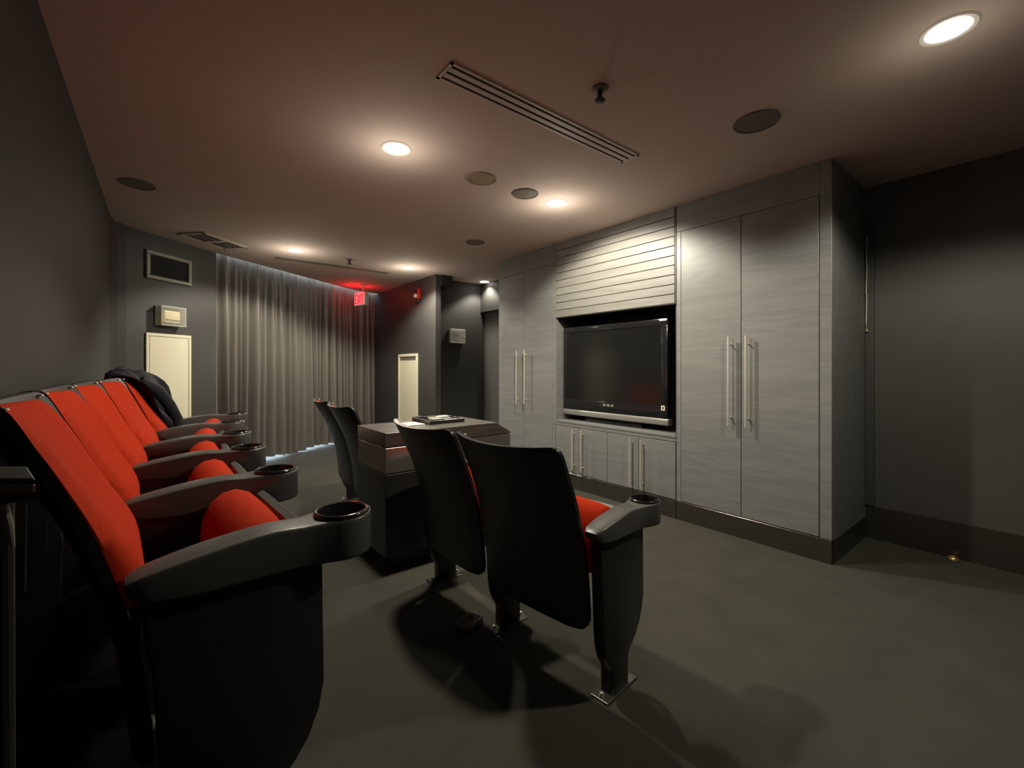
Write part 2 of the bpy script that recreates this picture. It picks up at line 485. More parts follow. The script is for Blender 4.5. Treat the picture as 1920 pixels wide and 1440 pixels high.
# right tall cupboard
t = thing('tall_cupboard', 'wide grey wood tall cupboard right of the television with two long handles', 'cupboard', (XF, 1.36, 0), 0, 'tall grey cupboards')
t.location = (0, 0, 0)
b = MB()
b.box(XF+0.02, XW-0.002, 0.874, 1.893, 0.0, TOPZ-0.001)
b.build('body', M['cab'], t)
MB().box(XF, XF+0.02, 0.872, 0.935, 0.145, TOPZ-0.001, 0.003).build('filler_panel', M['cab'], t)
MB().box(XF, XF+0.02, 0.936, 1.893, 2.243, TOPZ-0.001, 0.002).build('header_panel', M['cab'], t)
MB().box(XF, XF+0.02, 1.856, 1.893, 0.145, 2.242, 0.002).build('stile', M['cab'], t)
door(t, 0.937, 1.401, 0.147, 2.242, 1.354, 0.78, 1.403, M['cab'])
door(t, 1.401, 1.855, 0.147, 2.242, 1.472, 0.78, 1.402, M['cab'])
plinth(t, 0.873, 1.893)
MB().box(XF+0.02, XW-0.013, 0.868, 0.8735, 0.0, 0.143, 0.001, 1).build('plinth', M['baseboard'], t)

# left tall cupboard
t = thing('tall_cupboard', 'narrower-looking grey wood tall cupboard at the far left of the television', 'cupboard', (0, 0, 0), 0, 'tall grey cupboards')
MB().box(XF+0.02, XW-0.002, 3.249, 4.214, 0.0, TOPZ-0.001).build('body', M['cab'], t)
MB().box(XF, XF+0.02, 3.249, 4.214, 2.243, TOPZ-0.001, 0.002).build('header_panel', M['cab'], t)
MB().box(XF, XF+0.02, 3.249, 3.290, 0.145, 2.242, 0.002).build('stile', M['cab'], t)
door(t, 3.292, 3.748, 0.147, 2.242, 3.696, 0.78, 1.378, M['cab'])
door(t, 3.748, 4.212, 0.147, 2.242, 3.834, 0.775, 1.376, M['cab'])
plinth(t, 3.249, 4.214)

# low cupboard below the television
Y0, Y1 = 1.897, 3.245
t = thing('low_cupboard', 'low grey wood cupboard with four small doors under the television', 'cupboard', (0, 0, 0))
MB().box(XF+0.02, XW-0.002, Y0, Y1, 0.0, 0.60).build('body', M['cab'], t)
plinth(t, Y0, Y1)
MB().box(XF-0.004, XW-0.002, Y0, Y1, 0.632, 0.652, 0.003).build('shelf_top', M['cab'], t)
MB().box(XF, XF+0.6, Y0, Y1, 0.601, 0.631, 0.003).build('apron', M['cab'], t)
qs = [3.243, 2.911, 2.575, 2.240, 1.899]
for k, (hy, h0, h1) in enumerate([(2.975, 0.195, 0.585), (2.862, 0.19, 0.585), (2.305, 0.175, 0.583), (2.195, 0.175, 0.583)]):
    door(t, qs[k+1], qs[k], 0.147, 0.599, hy, h0, h1, M['cab'])

# niche lining and slatted panel
t = thing('television_niche', 'black lined recess holding the television between grey cupboards', 'niche', (0, 0, 0))
MB().box(XF+0.40, XF+0.42, Y0, Y1, 0.653, 1.684).build('back_panel', M['cab_in'], t)
MB().box(XF+0.015, XF+0.40, Y0, Y0+0.012, 0.653, 1.684).build('side_panel', M['cab_in'], t)
MB().box(XF+0.001, XF+0.40, Y1-0.010, Y1, 0.653, 1.684).build('side_panel', M['cab'], t)
MB().box(XF+0.001, XF+0.42, Y0, Y1, 1.685, 1.69).build('top_panel', M['cab_in'], t)
t = thing('slatted_panel', 'pale grey horizontal slatted wood panel above the television', 'wood panel', (0, 0, 0))
MB().box(XF+0.016, XF+0.42, Y0, Y1, 1.691, TOPZ-0.001).build('backing', M['cab_in'], t)
nsl = 10; pit = (TOPZ-0.001-1.69)/nsl
MB().box(XF, XF+0.016, Y0, Y0+0.012, 1.691, TOPZ-0.001, 0.001, 1).build('edge_trim', M['cab_in'], t)
for k in range(nsl):
    z0 = 1.69 + k*pit
    MB().box(XF+0.0005*(k % 3), XF+0.018, Y0+0.014, Y1-0.003, z0+0.0025, z0+pit-0.0025, 0.002, 1).build('plank', M['slat'], t)

# television
XT = 3.255
t = thing('television', 'large flat black television in the cupboard recess with silver speaker bar', 'television', (0, 0, 0))
MB().box(XT, XT+0.10, 2.03, 3.228, 0.765, 1.59, 0.012, 3).build('casing', M['bezel'], t, True)
fr = MB()
fr.box(XT-0.010, XT, 2.03, 3.228, 1.535, 1.59, 0.006, 2)
fr.box(XT-0.010, XT, 2.03, 3.228, 0.765, 0.865, 0.006, 2)
fr.box(XT-0.010, XT, 2.03, 2.09, 0.865, 1.535, 0.004, 2)
fr.box(XT-0.010, XT, 3.168, 3.228, 0.865, 1.535, 0.004, 2)
bz = fr.build('bezel', M['bezel'], t, True)
MB().box(XT-0.004, XT, 2.088, 3.170, 0.863, 1.537).build('screen', M['screen'], t)
MB().box(XT-0.016, XT+0.06, 2.02, 3.232, 0.705, 0.762, 0.014, 4).build('speaker_bar', M['silver'], t, True)
MB().box(XT+0.02, XT+0.11, 2.30, 2.95, 0.653, 0.72, 0.004).build('stand', M['bezel'], t)
lg = MB()   # small silver maker's mark, too small to read
x_ = XT-0.0105
for k in range(5):
    y = 2.700 - k*0.024
    lg.box(x_-0.001, x_+0.001, y-0.018, y-0.013 if k % 2 else y-0.002, 0.824, 0.841)
lg.build('emblem', M['steel'], bz)
MB().box(XT-0.0115, XT-0.010, 2.055, 2.088, 0.83, 0.868).build('sticker', M['paper'], bz)
lg = MB().box(XT-0.0122, XT-0.0115, 2.064, 2.080, 0.838, 0.860, 0).build('sticker_print', M['slot'], bz)
MB().box(XT-0.0118, XT-0.009, 2.045, 2.105, 1.572, 1.586, 0.001, 1).build('corner_patch', M['paper'], bz)  # small pale patch on the upper corner of the bezel

# pale cable and clip in the corner by the cupboard
t = thing('wall_cable', 'thin pale cable hanging down the wall beside the tall cupboard', 'cable', (0, 0, 0))
MB().tube([(XW-0.028, 0.862, 2.10), (XW-0.027, 0.860, 1.9), (XW-0.029, 0.862, 1.7), (XW-0.027, 0.861, 1.5), (XW-0.028, 0.862, 1.44)], 0.0045, 8).build('cord', M['cable'], t, True)
MB().tube([(XW-0.028, 0.862, 1.452), (XW-0.034, 0.852, 1.437), (XW-0.034, 0.868, 1.440)], 0.005, 8).build('hook', M['cable'], t, True)
t = thing('door_stop', 'small brass dome door stop on the floor by the right wall', 'door stop', (XW-0.055, 0.43, 0))
MB().lathe([(0.032, 0), (0.032, 0.006), (0.026, 0.018), (0.012, 0.026), (0.002, 0.028)], n=22).build('dome', M['brass'], t, True)
MB().lathe([(0.034, 0), (0.034, 0.003)], n=22).build('base_ring', M['foot'], t)

# ================================================================ pillar and passage fittings
t = thing('access_panel', 'narrow cream access panel on the pillar beside the curtain', 'access panel', (2.90, 6.157, 0.30), 0, 'cream wall access panels')
fr = MB()
for a in ((-0.33, 0.33, 1.045, 1.085), (-0.33, 0.33, 0, 0.04), (-0.33, -0.28, 0.04, 1.045), (0.28, 0.33, 0.04, 1.045)):
    fr.box(-0.016, 0, a[0], a[1], a[2], a[3], 0.003, 1)
fr.build('frame', M['white'], t)
MB().box(-0.010, 0, -0.278, 0.278, 0.042, 0.985, 0.003, 1).build('panel', M['white'], t)
MB().box(-0.006, 0, -0.278, 0.278, 0.987, 1.043, 0.001, 1).build('header_slot', M['spk'], t)

t = thing('fire_alarm', 'red wall fire alarm with a clear strobe high on the pillar', 'fire alarm', (2.90, 5.79, 2.16))
MB().box(-0.045, 0, -0.06, 0.06, 0.0, 0.15, 0.010, 3).build('housing', M['alarm'], t, True)
MB().box(-0.075, -0.045, -0.03, 0.045, 0.02, 0.075, 0.012, 3).build('strobe', M['strobe'], t, True)
MB().lathe([(0.03, -0.052), (0.022, -0.045)], (0, 0.01, 0.115), 20, 'X').build('sounder', M['slot'], t)
MB().box(-0.05, 0, -0.035, 0.035, -0.045, -0.002, 0.008, 2).build('lower_cover', M['slot'], t, True)

t = thing('thermostat', 'small silver thermostat in a clear guard on the dark passage wall', 'thermostat', (3.364, 5.55, 1.535))
MB().box(-0.12, 0.12, -0.012, 0, 0, 0.205, 0.006, 2).build('guard_base', M['grille_frame'], t, True)
MB().box(-0.075, 0.06, -0.05, -0.012, 0.03, 0.175, 0.010, 2).build('unit', M['silver'], t, True)
MB().box(-0.045, 0.015, -0.053, -0.05, 0.095, 0.125).build('display', M['slot'], t)
fr = MB()
for a in ((-0.12, 0.12, 0, 0.014), (-0.12, 0.12, 0.191, 0.205), (-0.12, -0.108, 0.014, 0.191), (0.108, 0.12, 0.014, 0.191)):
    fr.box(a[0], a[1], -0.07, -0.012, a[2], a[3], 0.003, 1)
fr.build('guard_rim', M['clear_rim'], t)
MB().box(-0.119, 0.119, -0.073, -0.070, 0.001, 0.204).build('guard_cover', M['clear'], t)
MB().lathe([(0.010, -0.078), (0.010, -0.068)], (0.095, 0, 0.10), 14, 'Y').build('lock', M['steel'], t)

# fittings on the slanted wall: local x along the wall, -y into the room
def on_diag(name, label, cat, tpos, z, group=None):
    p = DA + DD*tpos
    return thing(name, label, cat, (p.x, p.y, z), DANG, group)
t = on_diag('access_panel', 'wide cream access panel on the slanted wall behind the rear seats', 'access panel', 0.403, 0.36, 'cream wall access panels')
fr = MB()
for a in ((-0.235, 0.235, 1.12, 1.15), (-0.235, 0.235, 0, 0.03), (-0.235, -0.205, 0.03, 1.12), (0.205, 0.235, 0.03, 1.12)):
    fr.box(a[0], a[1], -0.014, 0, a[2], a[3], 0.003, 1)
fr.build('frame', M['white'], t)
MB().box(-0.202, 0.202, -0.012, 0, 0.033, 1.117, 0.003, 1).build('panel', M['white'], t)

t = on_diag('wall_vent', 'framed rectangular wall vent high above the cream panel', 'air vent', 0.403, 2.02)
fr = MB()
for a in ((-0.235, 0.235, 0.228, 0.262), (-0.235, 0.235, 0, 0.034), (-0.235, -0.198, 0.034, 0.228), (0.198, 0.235, 0.034, 0.228)):
    fr.box(a[0], a[1], -0.022, 0, a[2], a[3], 0.004, 1)
fr.build('frame', M['grille_frame'], t)
MB().box(-0.197, 0.197, -0.004, 0, 0.035, 0.227).build('backing', M['slot'], t)
mt = Matrix.Rotation(R(35), 4, 'X')
lou = MB().box(-0.196, 0.196, -0.006, 0.006, -0.001, 0.001, mtx=mt).mesh('louvre', M['wall'])
for k in range(12):
    obj('louvre', lou, t, (0, -0.010, 0.045+k*0.0157))

t = on_diag('pull_station', 'yellowish wall alarm pull station inside a clear plastic guard', 'alarm box', 0.383, 1.585)
MB().box(-0.13, 0.13, -0.010, 0, 0, 0.19, 0.004, 1).build('guard_base', M['wall'], t)
MB().box(-0.085, 0.085, -0.065, -0.010, 0.03, 0.15, 0.014, 3).build('housing', M['beige'], t, True)
MB().box(-0.075, 0.075, -0.072, -0.066, 0.055, 0.062, 0.002, 1).build('lever', M['slot'], t)
fr = MB()
for a in ((-0.13, 0.13, 0.178, 0.19), (-0.13, 0.13, 0, 0.012), (-0.13, -0.118, 0.012, 0.178), (0.118, 0.13, 0.012, 0.178)):
    fr.box(a[0], a[1], -0.085, -0.010, a[2], a[3], 0.003, 1)
fr.build('guard_rim', M['clear_rim'], t)
MB().box(-0.129, 0.129, -0.088, -0.085, 0.001, 0.189).build('guard_cover', M['clear'], t)

# ================================================================ exit sign
HS = R(13.5)
t = thing('exit_sign', 'lit red and white EXIT sign hanging from the ceiling by the curtain', 'exit sign', (2.407, 6.775, CEIL), HS)
# local: y along the sign (far end +y), face towards -x
MB().box(-0.025, 0.025, -0.15, 0.15, -0.315, -0.105, 0.006, 2).build('housing', M['sign_body'], t, True)
fc = MB().box(-0.028, -0.025, -0.138, 0.138, -0.303, -0.117, 0.001, 1).build('face', M['sign_face'], t)
def bar(mb, y0, z0, y1, z1, wdt):
    a = Vector((0, y0, z0)); b = Vector((0, y1, z1)); d = (b-a); L = d.length; d.normalize()
    n = Vector((0, -d.z, d.y))
    vs = []
    for x in (-0.031, -0.028):
        for p in (a+n*wdt/2, a-n*wdt/2, b-n*wdt/2, b+n*wdt/2):
            vs.append(mb.bm.verts.new((x, p.y, p.z)))
    fs = [mb.bm.faces.new(vs[:4]), mb.bm.faces.new(vs[4:][::-1])]
    for i in range(4):
        fs.append(mb.bm.faces.new((vs[i], vs[(i+1) % 4], vs[4+(i+1) % 4], vs[4+i])))
    bmesh.ops.recalc_face_normals(mb.bm, faces=fs)
zt, zb, zm = -0.135, -0.285, -0.21
def letter(*bars):
    mb = MB()
    for q in bars: bar(mb, *q)
    mb.build('letter', M['sign_red'], fc)
s_ = 0.02
letter((0.112, zt, 0.112, zb, s_), (0.12, zt-0.01, 0.066, zt-0.01, s_), (0.12, zm, 0.072, zm, s_), (0.12, zb+0.01, 0.066, zb+0.01, s_))
letter((0.052, zt, -0.008, zb, s_), (-0.008, zt, 0.052, zb, s_))
letter((-0.036, zt, -0.036, zb, s_))
letter((-0.090, zt, -0.090, zb, s_), (-0.058, zt-0.01, -0.122, zt-0.01, s_))
MB().lathe([(0.055, 0), (0.055, -0.012), (0.018, -0.02), (0.014, -0.106)], (0, -0.06, 0), 20).build('canopy', M['sign_body'], t, True)
for lx, ly, e in ((-0.06, 0.06, 2.0), (0.07, 0.03, 1.5)):
    rl = bpy.data.lights.new('sign_glow', 'POINT'); rl.energy = e; rl.color = (1, 0.006, 0.01); rl.shadow_soft_size = 0.03
    ro = bpy.data.objects.new('sign_glow', rl); COL.objects.link(ro); ro.parent = t; ro.location = (lx, ly, -0.10)

# ================================================================ curtain
cp = [(0.39, 5.865), (1.32, 6.535), (2.47, 7.345), (2.85, 7.45), (3.25, 7.53)]
seg = [math.hypot(b[0]-a[0], b[1]-a[1]) for a, b in zip(cp, cp[1:])]
Ltot = sum(seg)
def cpos(s):
    s = min(max(s, 0), Ltot-1e-6)
    for (a, b, L) in zip(cp, cp[1:], seg):
        if s <= L:
            k = s/L
            dx, dy = (b[0]-a[0])/L, (b[1]-a[1])/L
            return a[0]+(b[0]-a[0])*k, a[1]+(b[1]-a[1])*k, -dy, dx
        s -= L
folds = []
s = 0.0
while s < Ltot:
    wv = random.choice((0.07, 0.10, 0.12, 0.15, 0.18))*random.uniform(0.9, 1.1)
    folds.append((s, wv, random.uniform(0.55, 1.25)*(wv/0.12)**0.4, random.uniform(-0.06, 0.06)))
    s += wv
NS, NZ = 520, 16
front, back = [], []
for iz in range(NZ+1):
    tz = iz/NZ
    rowf = []; rowb = []
    for i in range(NS+1):
        s = Ltot*i/NS
        fi = max(k for k in range(len(folds)) if folds[k][0] <= s+1e-9)
        f0, wv, am, dr = folds[fi]
        ph = (s-f0)/wv
        drn = folds[(fi+1) % len(folds)][3]
        shift = (dr*(1-ph)+drn*ph) * (1-tz)**1.3
        amp = (0.026 + 0.036*(1-tz)**0.7) * am
        wave = math.cos(2*math.pi*ph)
        wave = math.copysign(abs(wave)**0.75, wave)
        x, y, nx, ny = cpos(s + shift)
        o_ = amp*wave
        hem = 0.030 + 0.014*math.sin(s*3.1+0.6) + 0.014*math.sin(s*8.3+0.4)
        z = hem + (2.52-hem)*tz
        rowf.append((x+nx*o_, y+ny*o_, z)); rowb.append((x+nx*(o_+0.004), y+ny*(o_+0.004), z))
    front.append(rowf); back.append(rowb)
t = thing('curtain', 'floor length grey satin curtain in deep pleats across the far end', 'curtain', (0, 0, 0))
MB().grid_slab(front, back).build('drape', M['curtain'], t, True, 80)
rail = offs(cp, 0.0)
MB().tube([(p[0], p[1], 2.53) for p in cp], 0.008, 8).build('rail', M['steel'], t, True)

# ================================================================ cinema seats
PROF = [(0.24, -0.142), (0.34, -0.152), (0.46, -0.172), (0.58, -0.206), (0.70, -0.252), (0.80, -0.304), (0.87, -0.343), (0.91, -0.366)]   # z -> x on the centre line
def shell_x(z): return smooth_interp(PROF, z)
def wrap(z): return interp([(0.25, 0.014), (0.55, 0.026), (0.80, 0.044), (0.91, 0.048)], z)
SW = 0.485
def hwidth(z, z0, z1, W, r_t, r_b):
    h = W/2
    if z > z1-r_t:
        q = r_t-(z1-z); h -= r_t-math.sqrt(max(r_t*r_t-q*q, 0))
    if z < z0+r_b:
        q = r_b-(z-z0); h -= r_b-math.sqrt(max(r_b*r_b-q*q, 0))
    return h
def rows(z0, z1, rt, rb, n=12):
    zs = [z0, z0+rb*0.05, z0+rb*0.2, z0+rb*0.5, z0+rb]
    a, b_ = z0+rb, z1-rt
    zs += [a+(b_-a)*k/n for k in range(1, n)]
    zs += [z1-rt, z1-rt*0.5, z1-rt*0.2, z1-rt*0.05, z1]
    return zs
def back_shell(extra=0.0):
    z0, z1 = 0.235, 0.91
    F, B = [], []
    for z in rows(z0, z1, 0.035, 0.05):
        Wz = interp([(0.25, 0.500), (0.60, 0.515), (0.91, 0.530)], z) + extra*interp([(0.25, 1.4), (0.91, 0.8)], z)
        h = hwidth(z, z0, z1, Wz, 0.030, 0.05)
        rf, rb = [], []
        for j in range(15):
            q = -1+2*j/14; y = q*h
            c = wrap(z)*(2*y/SW)**2
            zz = z + (0.012*(2*y/SW)**2 if z > 0.8 else 0)*((z-0.8)/0.11)
            edge_ = max(0, abs(q)-0.86)/0.14
            rf.append((shell_x(z)+c+0.020, y, zz)); rb.append((shell_x(z)+c-0.002+0.006*edge_, y, zz))
        F.append(rf); B.append(rb)
    return MB().grid_slab(F, B).mesh('back_shell', M['plastic'], True, 50)
def back_pad():
    z0, z1 = 0.52, 0.904
    F, B = [], []
    for z in rows(z0, z1, 0.03, 0.06):
        h = hwidth(z, z0, z1, interp([(0.6, 0.455), (0.9, 0.512)], z), 0.03, 0.06)
        rf, rb = [], []
        tz = (z-z0)/(z1-z0)
        ed = min(1, (z1-z)/0.06) ** 0.5 if z1-z < 0.06 else 1
        for j in range(19):
            q = -1+2*j/18; y = q*h
            c = wrap(z)*(2*y/SW)**2
            b_ = (1-abs(q)**7)
            bulge = 0.030 + 0.022*math.exp(-((tz-0.22)/0.2)**2) + 0.006*math.cos(q*math.pi*1.0)
            rf.append((shell_x(z)+c+0.021+(0.012+bulge*ed)*(0.15+0.85*b_), y, z)); rb.append((shell_x(z)+c+0.0205, y, z))
        F.append(rf); B.append(rb)
    return MB().grid_slab(F, B).mesh('back_pad', M['red'], True, 60)
def cushion():
    prof = [(0.030, 0.37), (0.012, 0.45), (0.008, 0.53), (0.016, 0.585), (0.036, 0.628), (0.064, 0.651), (0.096, 0.657), (0.122, 0.645), (0.140, 0.615), (0.146, 0.56), (0.146, 0.45), (0.140, 0.37)]
    mb = MB()
    cx, cz = 0.08, 0.50
    rings = []
    for y, k in ((-0.203, 0.80), (-0.198, 0.90), (-0.185, 0.96), (-0.15, 1.0), (-0.05, 1.02), (0.05, 1.02), (0.15, 1.0), (0.185, 0.96), (0.198, 0.90), (0.203, 0.80)):
        rings.append([mb.bm.verts.new((cx+(x-cx)*k, y, cz+(z-cz)*k)) for x, z in prof])
    fs = []
    n = len(prof)
    for a, b_ in zip(rings, rings[1:]):
        for i in range(n): fs.append(mb.bm.faces.new((a[i], a[(i+1) % n], b_[(i+1) % n], b_[i])))
    fs += [mb.bm.faces.new(rings[0][::-1]), mb.bm.faces.new(rings[-1])]
    bmesh.ops.recalc_face_normals(mb.bm, faces=fs)
    for v in mb.bm.verts: v.co.z = 0.36 + (v.co.z-0.36)*0.93
    return mb.mesh('seat_cushion', M['red'], True, 60)
def seat_pan():
    pr = [(0.149, 0.36), (0.149, 0.585), (0.152, 0.605), (0.168, 0.612), (0.182, 0.598), (0.186, 0.56), (0.180, 0.42), (0.168, 0.35)]
    return MB().prism(pr, lambda p, q, t_: (p, t_, q), -0.203, 0.203, 0.008, 2).mesh('seat_pan', M['pan'], True, 40)
def standard():
    pr = [(-0.122, 0.575), (0.172, 0.575), (0.176, 0.30), (0.166, 0.245), (0.145, 0.195), (0.115, 0.155), (0.075, 0.122), (0.062, 0.105), (0.060, 0.085), (0.060, 0.005), (-0.055, 0.005), (-0.055, 0.085), (-0.060, 0.105), (-0.080, 0.135), (-0.094, 0.175), (-0.102, 0.23), (-0.106, 0.30), (-0.113, 0.42)]
    return MB().prism(pr, lambda p, q, t_: (p, t_, q), -0.024, 0.024, 0.006, 2).mesh('standard', M['plastic'], True, 40)
CUPX, CUPR = 0.222, 0.0505
def armrest():
    mb = MB()
    top = [(-0.15, 0.612), (-0.13, 0.622), (-0.06, 0.636), (0.02, 0.647), (0.08, 0.651), (0.13, 0.647), (0.17, 0.648), (0.30, 0.652)]
    bot = [(-0.15, 0.590), (-0.12, 0.573), (-0.06, 0.566), (0.05, 0.564), (0.13, 0.562), (0.20, 0.560), (0.26, 0.562), (0.30, 0.565)]
    def hw(x):
        base = interp([(-0.15, 0.026), (-0.13, 0.036), (-0.05, 0.042), (0.05, 0.040), (0.12, 0.041), (0.155, 0.045), (0.175, 0.052)], x)
        ro = 0.0635
        if x > CUPX-ro*0.65:
            c = math.sqrt(max(ro*ro-(x-CUPX)**2, 0))
            base = max(c, 0.001) if x > CUPX-0.3*ro else max(base, c)
        return base
    xs = [-0.15, -0.144, -0.13, -0.11, -0.08, -0.04, 0, 0.04, 0.08, 0.11, 0.13, 0.15, 0.165, 0.18, 0.195, 0.21, 0.225, 0.24, 0.252, 0.262, 0.27, 0.276, 0.281, 0.2845]
    rings = []
    for x in xs:
        w_ = hw(x); zt_ = smooth_interp(top, x); zb_ = interp(bot, x)
        rd = min(0.008, w_*0.45)
        ring = []
        for sy, sz in ((1, 1), (-1, 1), (-1, -1), (1, -1)):
            cy, cz = sy*(w_-rd), (zt_-rd if sz > 0 else zb_+rd)
            a0 = {(1, 1): 0, (-1, 1): 90, (-1, -1): 180, (1, -1): 270}[(sy, sz)]
            for k in range(4):
                a = R(a0 + 30*k)
                ring.append(mb.bm.verts.new((x, cy+rd*math.cos(a), cz+rd*math.sin(a))))
        rings.append(ring)
    fs = []
    n = 16
    for a, b_ in zip(rings, rings[1:]):
        for i in range(n): fs.append(mb.bm.faces.new((a[i], a[(i+1) % n], b_[(i+1) % n], b_[i])))
    fs += [mb.bm.faces.new(rings[0][::-1]), mb.bm.faces.new(rings[-1])]
    bmesh.ops.recalc_face_normals(mb.bm, faces=fs)
    me = mb.mesh('armrest_solid', M['arm'])
    cut = MB().lathe([(CUPR, 0.585), (CUPR, 0.72)], (CUPX, 0, 0), 36).mesh('cutter', M['arm'])
    a = bpy.data.objects.new('arm_tmp', me); c = bpy.data.objects.new('cut_tmp', cut)
    COL.objects.link(a); COL.objects.link(c)
    md = a.modifiers.new('b', 'BOOLEAN'); md.object = c; md.operation = 'DIFFERENCE'; md.solver = 'EXACT'
    dg = bpy.context.evaluated_depsgraph_get()
    res = bpy.data.meshes.new_from_object(a.evaluated_get(dg))
    bpy.data.objects.remove(a); bpy.data.objects.remove(c)
    bm = bmesh.new(); bm.from_mesh(res)
    for f in bm.faces: f.smooth = True
    for e in bm.edges:
        if len(e.link_faces) == 2 and e.calc_face_angle(0) > R(38): e.smooth = False
    bm.to_mesh(res); bm.free()
    res.name = 'armrest'
    return res
def cup_rim():
    return MB().lathe([(CUPR-0.0005, 0.588), (CUPR-0.0005, 0.653), (CUPR+0.001, 0.6565), (CUPR+0.005, 0.6575), (CUPR+0.0085, 0.655), (CUPR+0.0095, 0.650), (CUPR+0.0005, 0.649), (CUPR+0.0004, 0.588)], (CUPX, 0, 0), 40, close=False).mesh('cup_holder', M['rim'], True, 50)
def foot_plate():
    pr = [(-0.10, -0.038), (0.10, -0.038), (0.10, 0.038), (-0.10, 0.038)]
    return MB().box(-0.10, 0.10, -0.038, 0.038, 0, 0.007, 0.003, 2).mesh('foot_plate', M['foot'])
def bolt():
    return MB().lathe([(0.011, 0.007), (0.011, 0.010), (0.007, 0.017), (0.007, 0.021)], n=8).mesh('bolt', M['steel'], True)
ME = {'shell': back_shell(), 'shell_wide': back_shell(0.034), 'pad': back_pad(), 'cush': cushion(), 'pan': seat_pan(), 'std': standard(), 'arm': armrest(), 'cup': cup_rim(), 'foot': foot_plate(), 'bolt': bolt()}
ME['hinge'] = MB().lathe([(0.022, -0.018), (0.022, 0.018)], (0.06, 0, 0.40), 16, 'Y').mesh('hinge', M['plastic'], True)
ME['screw'] = MB().lathe([(0.006, 0), (0.005, 0.003), (0.002, 0.004)], n=10).mesh('screw', M['steel'], True)

def seat_side(root, y, dang):
    s_ = obj('standard', ME['std'], root, (0, y, 0), dang)
    a = obj('armrest', ME['arm'], root, (0, y, 0), dang)
    obj('cup_holder', ME['cup'], a)
    f = obj('foot_plate', ME['foot'], root, (0, y, 0), dang)
    for x in (-0.083, 0.083):
        obj('bolt', ME['bolt'], f, (x, 0, 0))

def seat_row(feet, z, labels, group, shell='shell'):
    tang = []
    for i in range(len(feet)):
        a = feet[max(i-1, 0)]; b_ = feet[min(i+1, len(feet)-1)]
        tang.append(math.atan2(b_[1]-a[1], b_[0]-a[0]) - math.pi/2)
    for i in range(len(feet)-1):
        a, b_ = feet[i], feet[i+1]
        ang = math.atan2(b_[1]-a[1], b_[0]-a[0]) - math.pi/2
        L = math.hypot(b_[0]-a[0], b_[1]-a[1])
        root = thing('cinema_seat', labels[i], 'seat', ((a[0]+b_[0])/2, (a[1]+b_[1])/2, z), ang, group)
        obj('back_shell', ME[shell], root, (0, 0.016 if shell == 'shell_wide' else 0.0, 0))
        p = obj('back_pad', ME['pad'], root)
        obj('seat_cushion', ME['cush'], root)
        obj('seat_pan', ME['pan'], root)
        for sy in (-1, 1):
            obj('hinge', ME['hinge'], root, (0, sy*0.222, 0))
            obj('screw', ME['screw'], root, (shell_x(0.885)+0.048*0.8+0.022, sy*0.235, 0.912))
        seat_side(root, -L/2, tang[i]-ang)
        if i == len(feet)-2:
            seat_side(root, L/2, tang[i+1]-ang)
        yield root, L

cupY = [1.014, 1.564, 2.092, 2.603, 3.150, 3.690]
rear = [(0.277 + 0.046*(y-2.0)**2 - CUPX + (0.012 if i == 5 else 0), y) for i, y in enumerate(cupY)]
RL = ['red padded cinema seat nearest the camera in the rear row', 'red padded cinema seat, second from the camera in the rear row', 'red padded cinema seat in the middle of the rear row',
      'red padded cinema seat beside the jacket draped one, rear row', 'red padded cinema seat under the dark jacket, far end of rear row']
rs = list(seat_row(rear, RIS, RL, 'rear row of folded red cinema seats'))
list(seat_row([(1.318, 1.045), (1.258, 1.615), (1.250, 2.180)], 0, ['black backed cinema seat with red cushion, nearest in the front row', 'black backed cinema seat in front row beside the wooden table, seen from behind'], 'front row of folded cinema seats', 'shell_wide'))
list(seat_row([(1.285, 2.935), (1.305, 3.475), (1.355, 4.020)], 0, ['black backed cinema seat just beyond the wooden table', 'farthest black backed cinema seat of the front row, by the curtain'], 'front row of folded cinema seats', 'shell_wide'))

# jacket over the far seat
jr, jl = rs[-1]
path = []
for z in (0.60, 0.64, 0.68, 0.72, 0.76, 0.80, 0.84, 0.875): path.append((shell_x(z)+0.085, z))
path += [(shell_x(0.90)+0.070, 0.912), (shell_x(0.91)+0.040, 0.934), (shell_x(0.91)+0.010, 0.940), (shell_x(0.91)-0.022, 0.930), (shell_x(0.90)-0.034, 0.90)]
for z in (0.86, 0.80, 0.74, 0.68, 0.62): path.append((shell_x(z)-0.028, z))
random.seed(3)
F, B = [], []
for i, (x, z) in enumerate(path):
    rf, rb = [], []
    a = path[max(i-1, 0)]; c = path[min(i+1, len(path)-1)]
    dx, dz = c[0]-a[0], c[1]-a[1]; L = math.hypot(dx, dz); nx, nz = dz/L, -dx/L
    if i <= 8: pass
    for j in range(27):
        q = j/26
        tf = 1 - i/9 if i < 9 else 0
        y0 = -0.20 + 0.17*max(tf, 0); y1 = 0.262 - 0.02*max(tf, 0)
        y = y0 + (y1-y0)*q
        cc = 0.048*(2*y/SW)**2
        wr = 0.012*math.sin(q*17+i*0.35) + 0.008*math.sin(q*31-i*0.8) + 0.006*math.sin(i*1.3+q*6)
        wr = wr + 0.012
        rf.append((x+cc+nx*wr, y, z+nz*wr)); rb.append((x+cc+nx*(wr-0.010), y, z+nz*(wr-0.010)))
    F.append(rf); B.append(rb)
t = thing('jacket', 'dark navy jacket draped over the back of the farthest rear seat', 'jacket', jr.location, jr.rotation_euler.z)
MB().grid_slab(F, B).build('body', M['jacket'], t, True, 80)
slv = [(shell_x(0.90)+0.10, -0.02, 0.90), (shell_x(0.82)+0.13, 0.02, 0.83), (shell_x(0.74)+0.135, 0.06, 0.74), (shell_x(0.66)+0.13, 0.09, 0.66), (shell_x(0.6)+0.12, 0.10, 0.585)]
